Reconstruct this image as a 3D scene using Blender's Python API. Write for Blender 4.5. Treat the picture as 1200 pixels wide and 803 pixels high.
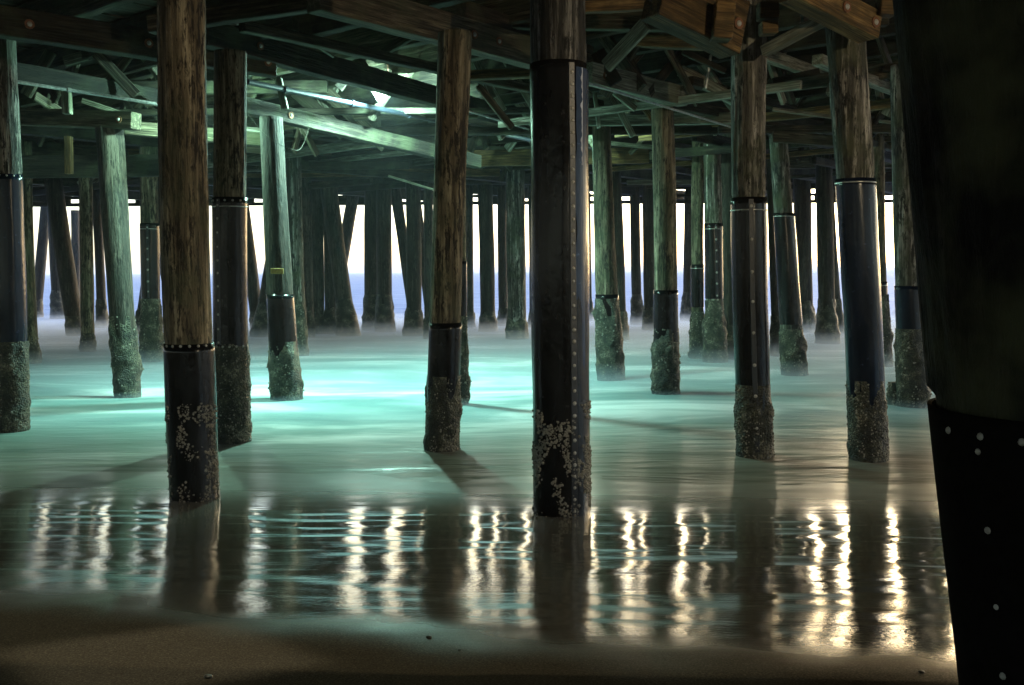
import bpy, bmesh, math, random
from mathutils import Vector, Matrix, noise
random.seed(7)
for o in list(bpy.data.objects): bpy.data.objects.remove(o)
S = bpy.context.scene
COL = S.collection
R = math.radians

# ------------------------------------------------------------ camera
H = 1.65
F = 1167.0
PITCH = math.atan(83.5/F)
ROLL = R(-0.28)
cd = bpy.data.cameras.new('camera'); cam = bpy.data.objects.new('camera', cd); COL.objects.link(cam)
cd.sensor_width = 36; cd.lens = 36*F/1200; cd.clip_start = .05; cd.clip_end = 9000
CM = (Matrix.Translation((0, 0, H)) @ Matrix.Rotation(R(90)-PITCH, 4, 'X') @ Matrix.Rotation(ROLL, 4, 'Z'))
cam.matrix_world = CM
S.camera = cam
S.render.resolution_x = 1024; S.render.resolution_y = 685

# ------------------------------------------------------------ sky, sun, exposure
SUN_EL, SUN_AZ = 14.0, 34.0          # degrees above the horizon, right of the view
w = bpy.data.worlds.new('World'); S.world = w; w.use_nodes = True
nt = w.node_tree; bg = nt.nodes['Background']
sky = nt.nodes.new('ShaderNodeTexSky'); sky.sky_type = 'NISHITA'; sky.sun_disc = False
sky.sun_elevation = R(SUN_EL); sky.sun_rotation = R(SUN_AZ)
sky.air_density = 1.0; sky.dust_density = 1.8; sky.ozone_density = 2.0
nt.links.new(sky.outputs[0], bg.inputs[0]); bg.inputs[1].default_value = 0.15
sl = bpy.data.lights.new('sun', 'SUN'); so = bpy.data.objects.new('sun', sl); COL.objects.link(so)
sl.energy = 0.04; sl.angle = R(6); sl.color = (1, .78, .55)
sd = Vector((math.sin(R(SUN_AZ))*math.cos(R(SUN_EL)), math.cos(R(SUN_AZ))*math.cos(R(SUN_EL)), math.sin(R(SUN_EL))))
so.rotation_euler = sd.to_track_quat('Z', 'Y').to_euler(); so.location = (5, 20, 12)
S.view_settings.view_transform = 'Standard'; S.view_settings.look = 'None'
S.view_settings.gamma = 1; S.view_settings.use_curve_mapping = False
S.view_settings.exposure = 2.1
S.render.engine = 'CYCLES'
S.cycles.max_bounces = 8; S.cycles.diffuse_bounces = 4; S.cycles.glossy_bounces = 4
S.cycles.volume_bounces = 1
S.cycles.sample_clamp_indirect = 6

# ------------------------------------------------------------ pixel -> place
R3 = CM.to_3x3()
def ray(px, py): return R3 @ Vector(((px-600)/F, -(py-401.5)/F, -1))
def at_z(px, py, z):
    d = ray(px, py); t = (z-H)/d.z
    return Vector((d.x*t, d.y*t, z))
def at_y(px, py, Y):
    d = ray(px, py); t = Y/d.y
    return Vector((d.x*t, Y, H+d.z*t))

# ------------------------------------------------------------ tagging, linking
def tag(o, label=None, cat=None, group=None, kind=None):
    if label: o['label'] = label
    if cat: o['category'] = cat
    if group: o['group'] = group
    if kind: o['kind'] = kind
    return o
def link(name, bm, mat, parent=None, smooth=False, mw=None):
    me = bpy.data.meshes.new(name); bm.to_mesh(me); bm.free()
    if smooth:
        for p in me.polygons: p.use_smooth = True
    me.materials.append(mat)
    o = bpy.data.objects.new(name, me); COL.objects.link(o)
    if parent: o.parent = parent
    if mw is not None: o.matrix_world = mw
    return o
def empty(name, loc):
    o = bpy.data.objects.new(name, None); COL.objects.link(o); o.location = loc
    o.empty_display_size = .2
    return o

# ------------------------------------------------------------ materials
def mat(name):
    m = bpy.data.materials.new(name); m.use_nodes = True
    n = m.node_tree; b = n.nodes['Principled BSDF']
    return m, n, b
def N(n, t, **k):
    x = n.nodes.new(t)
    for a, v in k.items(): setattr(x, a, v)
    return x
def ramp(n, fac, stops):
    r = N(n, 'ShaderNodeValToRGB'); e = r.color_ramp.elements
    while len(e) < len(stops): e.new(.5)
    for i, (p, c) in enumerate(stops): e[i].position = p; e[i].color = (*c, 1) if len(c) == 3 else c
    n.links.new(fac, r.inputs[0]); return r
def mapping(n, scale, coord='Object'):
    tc = N(n, 'ShaderNodeTexCoord'); mp = N(n, 'ShaderNodeMapping')
    mp.inputs['Scale'].default_value = scale
    n.links.new(tc.outputs[coord], mp.inputs[0]); return mp
def noise_t(n, vec, scale, detail=4, rough=.6, dist=0):
    t = N(n, 'ShaderNodeTexNoise'); t.inputs['Scale'].default_value = scale
    t.inputs['Detail'].default_value = detail; t.inputs['Roughness'].default_value = rough
    t.inputs['Distortion'].default_value = dist
    n.links.new(vec, t.inputs['Vector']); return t
def mix(n, fac, a, b, mode='MIX'):
    m = N(n, 'ShaderNodeMix', data_type='RGBA', blend_type=mode)
    for s, v in ((0, fac), (6, a), (7, b)):
        if isinstance(v, (float, int)): m.inputs[s].default_value = v
        elif isinstance(v, tuple): m.inputs[s].default_value = (*v, 1)
        else: n.links.new(v, m.inputs[s])
    return m.outputs[2]
def math_n(n, op, a, b=None, c=None):
    m = N(n, 'ShaderNodeMath', operation=op)
    for i, v in enumerate((a, b, c)):
        if v is None: continue
        if isinstance(v, (float, int)): m.inputs[i].default_value = v
        else: n.links.new(v, m.inputs[i])
    return m.outputs[0]
def bump(n, b, h, strength, dist):
    bp = N(n, 'ShaderNodeBump'); bp.inputs['Strength'].default_value = strength
    bp.inputs['Distance'].default_value = dist
    n.links.new(h, bp.inputs['Height']); n.links.new(bp.outputs[0], b.inputs['Normal']); return bp

def wood(name, axis, dark, mid, light, rough=.75, stain=(.05, .055, .03)):
    m, n, b = mat(name)
    sc = {'x': (1.2, 16, 16), 'z': (14, 14, .9)}[axis]
    sc2 = {'x': (3, 70, 70), 'z': (60, 60, 3)}[axis]
    v = mapping(n, sc); v2 = mapping(n, sc2); v3 = mapping(n, (1, 1, 1))
    oi = N(n, 'ShaderNodeObjectInfo')
    addv = N(n, 'ShaderNodeVectorMath', operation='ADD'); n.links.new(v.outputs[0], addv.inputs[0])
    cx = N(n, 'ShaderNodeCombineXYZ'); mul = math_n(n, 'MULTIPLY', oi.outputs['Random'], 37.0)
    n.links.new(mul, cx.inputs[0]); n.links.new(mul, cx.inputs[1]); n.links.new(cx.outputs[0], addv.inputs[1])
    a = noise_t(n, addv.outputs[0], 1, 5, .65); f = noise_t(n, v2.outputs[0], 1, 3, .7)
    g = noise_t(n, v3.outputs[0], 2.2, 4, .6)
    c = ramp(n, a.outputs[0], [(.32, dark), (.5, mid), (.68, light)])
    if axis == 'z':
        v4 = mapping(n, (26, 26, 7)); f4 = noise_t(n, v4.outputs[0], 1, 4, .75, .4)
        ff = math_n(n, 'ADD', math_n(n, 'MULTIPLY', f4.outputs[0], .6), math_n(n, 'MULTIPLY', f.outputs[0], .4))
        gg = noise_t(n, mapping(n, (2.2, 2.2, 1.0)).outputs[0], 1.6, 3, .6)
        ff = math_n(n, 'ADD', ff, math_n(n, 'MULTIPLY_ADD', gg.outputs[0], .35, -.175))
        c2 = mix(n, ramp(n, ff, [(.44, (0, 0, 0)), (.53, (1, 1, 1))]).outputs[0], dark, c.outputs[0])
    else:
        c2 = mix(n, ramp(n, f.outputs[0], [(.35, (0, 0, 0)), (.6, (1, 1, 1))]).outputs[0], dark, c.outputs[0])
        f4 = f
    st = ramp(n, g.outputs[0], [(.48, (0, 0, 0)), (.66, (.75,)*3)])
    c3 = mix(n, st.outputs[0], c2, stain)
    br = math_n(n, 'MULTIPLY_ADD', oi.outputs['Random'], .7, .65)
    hsv = N(n, 'ShaderNodeHueSaturation'); n.links.new(c3, hsv.inputs['Color']); n.links.new(br, hsv.inputs['Value'])
    n.links.new(hsv.outputs[0], b.inputs['Base Color'])
    b.inputs['Roughness'].default_value = rough
    b.inputs['Specular IOR Level'].default_value = .3 if name != 'pile_black' else .08
    hh = math_n(n, 'ADD', math_n(n, 'MULTIPLY', a.outputs[0], 1.0), math_n(n, 'MULTIPLY', f4.outputs[0], .8))
    bump(n, b, hh, .9, .025)
    return m
M = {}
M['pile_wood'] = wood('pile_wood', 'z', (.012, .009, .006), (.12, .095, .06), (.34, .29, .20))
M['pile_gray'] = wood('pile_gray', 'z', (.005, .005, .005), (.08, .075, .065), (.46, .43, .39))
M['pile_char'] = wood('pile_char', 'z', (.004, .004, .004), (.025, .024, .022), (.30, .29, .28), stain=(.01, .01, .01))
M['pile_dark'] = wood('pile_dark', 'z', (.01, .009, .008), (.045, .036, .03), (.1, .085, .07), stain=(.03, .03, .025))
M['pile_black'] = wood('pile_black', 'z', (.002, .002, .002), (.005, .005, .005), (.02, .019, .018))
M['beam_wood'] = wood('beam_wood', 'x', (.012, .010, .007), (.075, .06, .04), (.19, .16, .11))
M['beam_dark'] = wood('beam_dark', 'x', (.006, .005, .004), (.022, .017, .012), (.06, .048, .034))
M['beam_pale'] = wood('beam_pale', 'x', (.06, .055, .04), (.27, .26, .2), (.5, .5, .42), stain=(.12, .13, .09))
M['beam_warm'] = wood('beam_warm', 'x', (.03, .018, .008), (.17, .10, .038), (.34, .22, .09), stain=(.05, .035, .015))

def jacket_mat(name, base, lift):
    m, n, b = mat(name)
    v = mapping(n, (3, 3, .8)); a = noise_t(n, v.outputs[0], 1.4, 5, .6)
    v2 = mapping(n, (1, 1, 1)); g = noise_t(n, v2.outputs[0], 18, 4, .6)
    c = ramp(n, a.outputs[0], [(.4, base), (.7, lift)])
    sp = ramp(n, g.outputs[0], [(.66, (0, 0, 0)), (.72, (1, 1, 1))])
    n.links.new(mix(n, sp.outputs[0], c.outputs[0], tuple(min(1, q*2.2+.01) for q in lift)), b.inputs['Base Color'])
    rr = ramp(n, a.outputs[0], [(.3, (.14,)*3), (.7, (.30,)*3)])
    n.links.new(rr.outputs[0], b.inputs['Roughness'])
    b.inputs['Specular IOR Level'].default_value = .2
    hh = math_n(n, 'ADD', a.outputs[0], math_n(n, 'MULTIPLY', g.outputs[0], .12))
    bump(n, b, hh, .5, .02)
    return m
M['jacket'] = jacket_mat('jacket_black', (.004, .004, .005), (.012, .012, .013))
M['jacket_blue'] = jacket_mat('jacket_sky_tint', (.003, .006, .014), (.008, .015, .034))  # black sleeve with the blue of the skylight put into its colour
def simple(name, c, rough, metal=0, bs=None, sc=30):
    m, n, b = mat(name)
    v = mapping(n, (1, 1, 1)); a = noise_t(n, v.outputs[0], sc, 4, .6)
    cc = ramp(n, a.outputs[0], [(.3, tuple(q*.55 for q in c)), (.7, tuple(min(1, q*1.25) for q in c))])
    n.links.new(cc.outputs[0], b.inputs['Base Color']); b.inputs['Roughness'].default_value = rough
    b.inputs['Metallic'].default_value = metal
    bump(n, b, a.outputs[0], .4, .004 if not bs else bs)
    return m
M['bolt'] = simple('bolt_metal', (.34, .33, .31), .5, .2)
M['rust'] = simple('rusty_metal', (.16, .07, .035), .7, .3)
M['band'] = simple('steel_band', (.5, .5, .48), .35, .7)
M['strip'] = simple('seam_strip', (.008, .010, .016), .4)
M['patch'] = simple('pale_patch', (.33, .36, .46), .6, sc=8)
M['sky_sheen'] = jacket_mat('sky_sheen', (.010, .022, .055), (.02, .04, .09))  # blue skylight on a black sleeve, painted as a colour
M['jacket_matte'] = simple('jacket_matte', (.004, .004, .004), .95)
M['jacket_matte'].node_tree.nodes['Principled BSDF'].inputs['Specular IOR Level'].default_value = .02
M['yellow'] = simple('yellow_marker', (.30, .20, .05), .6)
M['housing'] = simple('lamp_housing', (.12, .13, .12), .5)
M['rope'] = simple('cable', (.08, .07, .05), .8)

def crust_mat():
    m, n, b = mat('barnacle_crust')
    v = mapping(n, (1, 1, 1))
    a = noise_t(n, v.outputs[0], 5, 5, .7); f = noise_t(n, v.outputs[0], 55, 3, .7)
    vo = N(n, 'ShaderNodeTexVoronoi'); vo.inputs['Scale'].default_value = 60; n.links.new(v.outputs[0], vo.inputs['Vector'])
    c = ramp(n, a.outputs[0], [(.42, (.012, .012, .01)), (.52, (.06, .06, .035)), (.66, (.3, .27, .2))])
    c2 = mix(n, ramp(n, f.outputs[0], [(.4, (0, 0, 0)), (.6, (1, 1, 1))]).outputs[0], (.015, .015, .012), c.outputs[0])
    n.links.new(c2, b.inputs['Base Color']); b.inputs['Roughness'].default_value = .6
    bump(n, b, math_n(n, 'SUBTRACT', f.outputs[0], vo.outputs[0]), 1, .02)
    return m
M['crust'] = crust_mat()
M['barnacle'] = simple('barnacle_shell', (.27, .25, .21), .8, sc=80)
M['mussel'] = simple('mussel_shell', (.05, .05, .035), .45, sc=80)

# ------------------------------------------------------------ ground: beach and sea
SHORE = 6.95
def shore(x):      # y of the water's edge
    return SHORE + .05*x*.5 + .08*math.sin(x*1.7+1) + .05*math.sin(x*3.9)
PROF = []
def profile():
    y, z = 7.9, 0.0
    PROF.append((y, z))
    while y > -45:
        th = math.degrees(math.atan2(H-z, max(y, .5)))
        a = (th-2.7)/2 if y > 3.3 else 8.5 - (3.3-y)*1.2
        if y > 6.4: a *= ((7.9-y)/1.5)**1.8
        a = max(a, 1.5)
        z += .05*math.tan(R(a)); y -= .05
        PROF.append((y, z))
profile()
def beach_z(x, y):
    yy = y + .09*x
    if yy >= 7.9: return -.03*(yy-7.9)-.03*max(0, yy-8.6)
    k = (7.9-yy)/.05; i = min(int(k), len(PROF)-2); f = k-i
    return PROF[i][1]*(1-f)+PROF[min(i+1, len(PROF)-1)][1]*f
bm = bmesh.new()
xs = [-44, -38, -32, -28]+[-24+i*.8 for i in range(24)] + [-4.8+i*.08 for i in range(120)] + [4.8+i*.8 for i in range(24)]
ys = [-46+i*2 for i in range(20)] + [-6+i*.5 for i in range(13)] + [.5+i*.05 for i in range(170)] + [9+i*.6 for i in range(14)]
ys = sorted(set(round(q, 3) for q in ys)); xs = sorted(set(round(q, 3) for q in xs))
g = []
for y in ys:
    row = []
    for x in xs:
        z = min(4.9, beach_z(x, y))
        # gentle scour hollows round the near piles, small undulations
        z += .010*noise.noise(Vector((x*.9, y*1.6, 0))) + .004*noise.noise(Vector((x*3, y*7, 3)))
        row.append(bm.verts.new((x, y, z)))
    g.append(row)
for j in range(len(ys)-1):
    for i in range(len(xs)-1): bm.faces.new((g[j][i], g[j][i+1], g[j+1][i+1], g[j+1][i]))
m, n, b = mat('wet_sand')
tc = N(n, 'ShaderNodeNewGeometry'); sep = N(n, 'ShaderNodeSeparateXYZ'); n.links.new(tc.outputs['Position'], sep.inputs[0])
def gmap(n, geo, scale):
    mp = N(n, 'ShaderNodeMapping'); mp.inputs['Scale'].default_value = scale; n.links.new(geo.outputs['Position'], mp.inputs[0]); return mp
v1 = gmap(n, tc, (1.2, 1.2, 1)); big = noise_t(n, v1.outputs[0], 1, 3, .5)
grain = noise_t(n, gmap(n, tc, (1, 1, 1)).outputs[0], 160, 3, .7)
lump = noise_t(n, gmap(n, tc, (1, 1.8, 1)).outputs[0], 34, 3, .6)
# wet limit follows a wavering diagonal line
lim = math_n(n, 'MULTIPLY_ADD', sep.outputs[0], -.34, 2.62)
lim = math_n(n, 'MULTIPLY_ADD', big.outputs[0], 1.0, lim)
wet = math_n(n, 'SUBTRACT', sep.outputs[1], math_n(n, 'SUBTRACT', lim, .1))
wr = N(n, 'ShaderNodeMapRange'); wr.interpolation_type = 'SMOOTHSTEP'; n.links.new(wet, wr.inputs[0]); wr.inputs[1].default_value = -.25; wr.inputs[2].default_value = .55
sand = ramp(n, grain.outputs[0], [(.3, (.035, .031, .023)), (.55, (.08, .071, .053)), (.75, (.17, .155, .12))])
sandb = mix(n, ramp(n, big.outputs[0], [(.35, (.75,)*3), (.65, (1,)*3)]).outputs[0], (.05, .04, .028), sand.outputs[0])
silt = N(n, 'ShaderNodeMapRange'); silt.interpolation_type = 'SMOOTHSTEP'; n.links.new(sep.outputs[1], silt.inputs[0]); silt.inputs[1].default_value = 5.2; silt.inputs[2].default_value = 7.6
wetc = mix(n, silt.outputs[0], mix(n, .75, sandb, (.05, .043, .03)), (.15, .14, .115))
n.links.new(mix(n, wr.outputs[0], sandb, wetc), b.inputs['Base Color'])
rgh = N(n, 'ShaderNodeMapRange'); n.links.new(wr.outputs[0], rgh.inputs[0]); rgh.inputs[3].default_value = .62; rgh.inputs[4].default_value = .07
up = N(n, 'ShaderNodeMapRange'); up.interpolation_type = 'SMOOTHSTEP'; n.links.new(math_n(n, 'MULTIPLY_ADD', sep.outputs[0], .09, sep.outputs[1]), up.inputs[0]); up.inputs[1].default_value = 6.2; up.inputs[2].default_value = 7.6; up.inputs[3].default_value = 0; up.inputs[4].default_value = .25
n.links.new(math_n(n, 'ADD', rgh.outputs[0], up.outputs[0]), b.inputs['Roughness'])
b.inputs['IOR'].default_value = 1.45
sps = N(n, 'ShaderNodeMapRange'); n.links.new(wr.outputs[0], sps.inputs[0]); sps.inputs[3].default_value = .12; sps.inputs[4].default_value = .5; n.links.new(sps.outputs[0], b.inputs['Specular IOR Level'])
# ripples: broad cross swells, fine ripples, grain near the dry edge
r1 = noise_t(n, gmap(n, tc, (1.5, 5.0, 1)).outputs[0], 1, 2, .5, .6)
r2 = noise_t(n, gmap(n, tc, (9, 40, 1)).outputs[0], 1, 3, .6, .4)
h = math_n(n, 'ADD', math_n(n, 'MULTIPLY', r1.outputs[0], .0038), math_n(n, 'MULTIPLY', r2.outputs[0], .0003))
near = N(n, 'ShaderNodeMapRange'); n.links.new(wet, near.inputs[0]); near.inputs[1].default_value = 2.4; near.inputs[2].default_value = 0; near.inputs[3].default_value = .1; near.inputs[4].default_value = 1
h = math_n(n, 'ADD', h, math_n(n, 'MULTIPLY', math_n(n, 'MULTIPLY', lump.outputs[0], .0010), near.outputs[0]))
h = math_n(n, 'ADD', h, math_n(n, 'MULTIPLY', math_n(n, 'MULTIPLY', grain.outputs[0], .00015), near.outputs[0]))
bump(n, b, h, 1, 1)
df = N(n, 'ShaderNodeBsdfDiffuse'); n.links.new(sandb, df.inputs['Color']); df.inputs['Roughness'].default_value = .6; mx = N(n, 'ShaderNodeMixShader')
n.links.new(wr.outputs[0], mx.inputs[0]); n.links.new(df.outputs[0], mx.inputs[1]); n.links.new(b.outputs[0], mx.inputs[2])
bps = [x for x in n.nodes if x.type == 'BUMP'][0]; n.links.new(bps.outputs[0], df.inputs['Normal'])
n.links.new(mx.outputs[0], n.nodes['Material Output'].inputs['Surface'])
M['sand'] = m
tag(link('beach', bm, m, smooth=True), kind='structure', label='wet sloping sand at the edge of the water', cat=None)

# the sea: from the shore to the horizon
bm = bmesh.new()
sx = [-4000, -600, -120, -40] + [-24+i*.5 for i in range(97)] + [40, 120, 600, 4000]
t_rows = [0, .004, .01, .02, .035, .05, .075, .1, .14, .2, .28, .4, .6, .8, 1] 
rows = []
def seaz(x, y):
    a = min(1, max(0, (y-8)/6)); fade = max(0, 1-max(0, y-60)/60)
    return (.010*noise.noise(Vector((x*.8, y*.9, 0))) + a*.07*noise.noise(Vector((x*.22, y*.30, 5))))*fade
yy = [0]
for k in range(200): yy.append(yy[-1]+.12+.0007*k*k*.12)
yy += [yy[-1]+q for q in (20, 60, 200, 800, 3000, 7000)]
for j, q in enumerate(yy):
    rows.append([bm.verts.new((x, 6.9-.09*max(-24, min(24, x))+q, (seaz(x, 7+q)*min(1, max(0, q-.3)/1.6) if abs(x) < 30 else 0))) for x in sx])
for j in range(len(rows)-1):
    for i in range(len(sx)-1): bm.faces.new((rows[j][i], rows[j][i+1], rows[j+1][i+1], rows[j+1][i]))
m, n, b = mat('sea_water')
geo = N(n, 'ShaderNodeNewGeometry'); sep = N(n, 'ShaderNodeSeparateXYZ'); n.links.new(geo.outputs['Position'], sep.inputs[0])
foam = noise_t(n, gmap(n, geo, (.28, .7, 1)).outputs[0], 1, 4, .6, .7)
foam2 = noise_t(n, gmap(n, geo, (.8, 6, 1)).outputs[0], 1, 3, .5, .3)
dist = N(n, 'ShaderNodeMapRange'); dist.interpolation_type = 'SMOOTHSTEP'; n.links.new(sep.outputs[1], dist.inputs[0]); dist.inputs[1].default_value = 7.8; dist.inputs[2].default_value = 12.2
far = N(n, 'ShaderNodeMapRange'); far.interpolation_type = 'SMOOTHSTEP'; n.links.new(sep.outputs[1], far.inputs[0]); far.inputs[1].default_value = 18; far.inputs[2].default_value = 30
shallow = ramp(n, foam2.outputs[0], [(.3, (.10, .09, .07)), (.7, (.20, .185, .15))])
milky = ramp(n, foam.outputs[0], [(.34, (.11, .21, .205)), (.5, (.24, .36, .35)), (.68, (.84, .87, .86))])
c = mix(n, dist.outputs[0], shallow.outputs[0], milky.outputs[0])
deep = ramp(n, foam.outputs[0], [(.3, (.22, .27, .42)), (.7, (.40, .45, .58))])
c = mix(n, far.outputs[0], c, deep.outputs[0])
n.links.new(c, b.inputs['Base Color'])
rg = N(n, 'ShaderNodeMapRange'); n.links.new(dist.outputs[0], rg.inputs[0]); rg.inputs[3].default_value = .32; rg.inputs[4].default_value = .5
n.links.new(rg.outputs[0], b.inputs['Roughness']); b.inputs['IOR'].default_value = 1.33
w1 = noise_t(n, gmap(n, geo, (.5, 2.2, 1)).outputs[0], 1, 4, .6, .5)
w2 = noise_t(n, gmap(n, geo, (3, 14, 1)).outputs[0], 1, 3, .6)
spv = N(n, 'ShaderNodeMapRange'); n.links.new(far.outputs[0], spv.inputs[0]); spv.inputs[3].default_value = .4; spv.inputs[4].default_value = .12
n.links.new(spv.outputs[0], b.inputs['Specular IOR Level'])
h = math_n(n, 'ADD', math_n(n, 'MULTIPLY', w1.outputs[0], .05), math_n(n, 'MULTIPLY', w2.outputs[0], .002))
bump(n, b, h, 1, 1)
df = N(n, 'ShaderNodeBsdfDiffuse'); n.links.new(c, df.inputs['Color']); mx = N(n, 'ShaderNodeMixShader')
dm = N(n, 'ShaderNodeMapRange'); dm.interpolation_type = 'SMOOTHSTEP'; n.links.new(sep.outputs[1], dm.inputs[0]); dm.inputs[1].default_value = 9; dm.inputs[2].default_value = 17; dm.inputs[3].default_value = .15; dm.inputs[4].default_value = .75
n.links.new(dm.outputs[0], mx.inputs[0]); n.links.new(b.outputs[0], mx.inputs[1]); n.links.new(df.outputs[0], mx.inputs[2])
n.links.new(mx.outputs[0], n.nodes['Material Output'].inputs['Surface'])
tag(link('sea', bm, m, smooth=True), kind='structure', label='milky green sea smoothed by a long exposure')

# ------------------------------------------------------------ builders
def ring_mesh(bm, zs, cf, rf, seg, cap_top=True):
    rows = []
    for z in zs:
        c = cf(z); row = []
        for k in range(seg):
            a = 2*math.pi*k/seg; r = rf(z, a)
            row.append(bm.verts.new((c.x+r*math.cos(a), c.y+r*math.sin(a), z)))
        rows.append(row)
    for j in range(len(rows)-1):
        for k in range(seg):
            k2 = (k+1) % seg
            bm.faces.new((rows[j][k], rows[j][k2], rows[j+1][k2], rows[j+1][k]))
    if cap_top: bm.faces.new(rows[-1])
    return rows
def frange(a, b, s):
    n_ = max(1, int(round((b-a)/s))); return [a+(b-a)*i/n_ for i in range(n_+1)]
def dome(bm, p, nrm, r, seg=7, hgt=.6):
    q = nrm.to_track_quat('Z', 'Y').to_matrix()
    rows = []
    for t in (0, .45, .8):
        rows.append([bm.verts.new(p+q@Vector((r*math.cos(t*1.5)*math.cos(2*math.pi*k/seg), r*math.cos(t*1.5)*math.sin(2*math.pi*k/seg), r*hgt*math.sin(t*1.5)))) for k in range(seg)])
    for j in range(2):
        for k in range(seg): bm.faces.new((rows[j][k], rows[j][(k+1) % seg], rows[j+1][(k+1) % seg], rows[j+1][k]))
    bm.faces.new(rows[2])
def barnacle(bm, p, nrm, r):
    q = nrm.to_track_quat('Z', 'Y').to_matrix(); seg = 6; h = r*random.uniform(.7, 1.2); rot = random.random()*6
    rows = []
    for rr, hh in ((1, -.2), (.62, 1), (.38, .95), (.25, .4)):
        rows.append([bm.verts.new(p+q@Vector((r*rr*math.cos(rot+2*math.pi*k/seg), r*rr*math.sin(rot+2*math.pi*k/seg), h*hh))) for k in range(seg)])
    for j in range(3):
        for k in range(seg): bm.faces.new((rows[j][k], rows[j][(k+1) % seg], rows[j+1][(k+1) % seg], rows[j+1][k]))
    bm.faces.new(rows[3])
BOLT = None
def bolt_mesh():
    global BOLT
    if BOLT is None:
        bm = bmesh.new(); dome(bm, Vector((0, 0, 0)), Vector((0, 0, 1)), 1, 8, .55)
        BOLT = bpy.data.meshes.new('bolt'); bm.to_mesh(BOLT); bm.free(); BOLT.materials.append(M['bolt'])
        for p in BOLT.polygons: p.use_smooth = True
    return BOLT
def add_bolt(parent, base, p, nrm, r, name='bolt'):
    o = bpy.data.objects.new(name, bolt_mesh()); COL.objects.link(o); o.parent = parent
    q = nrm.to_track_quat('Z', 'Y')
    o.location = p; o.rotation_mode = 'QUATERNION'; o.rotation_quaternion = q; o.scale = (r, r, r)
    return o

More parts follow.
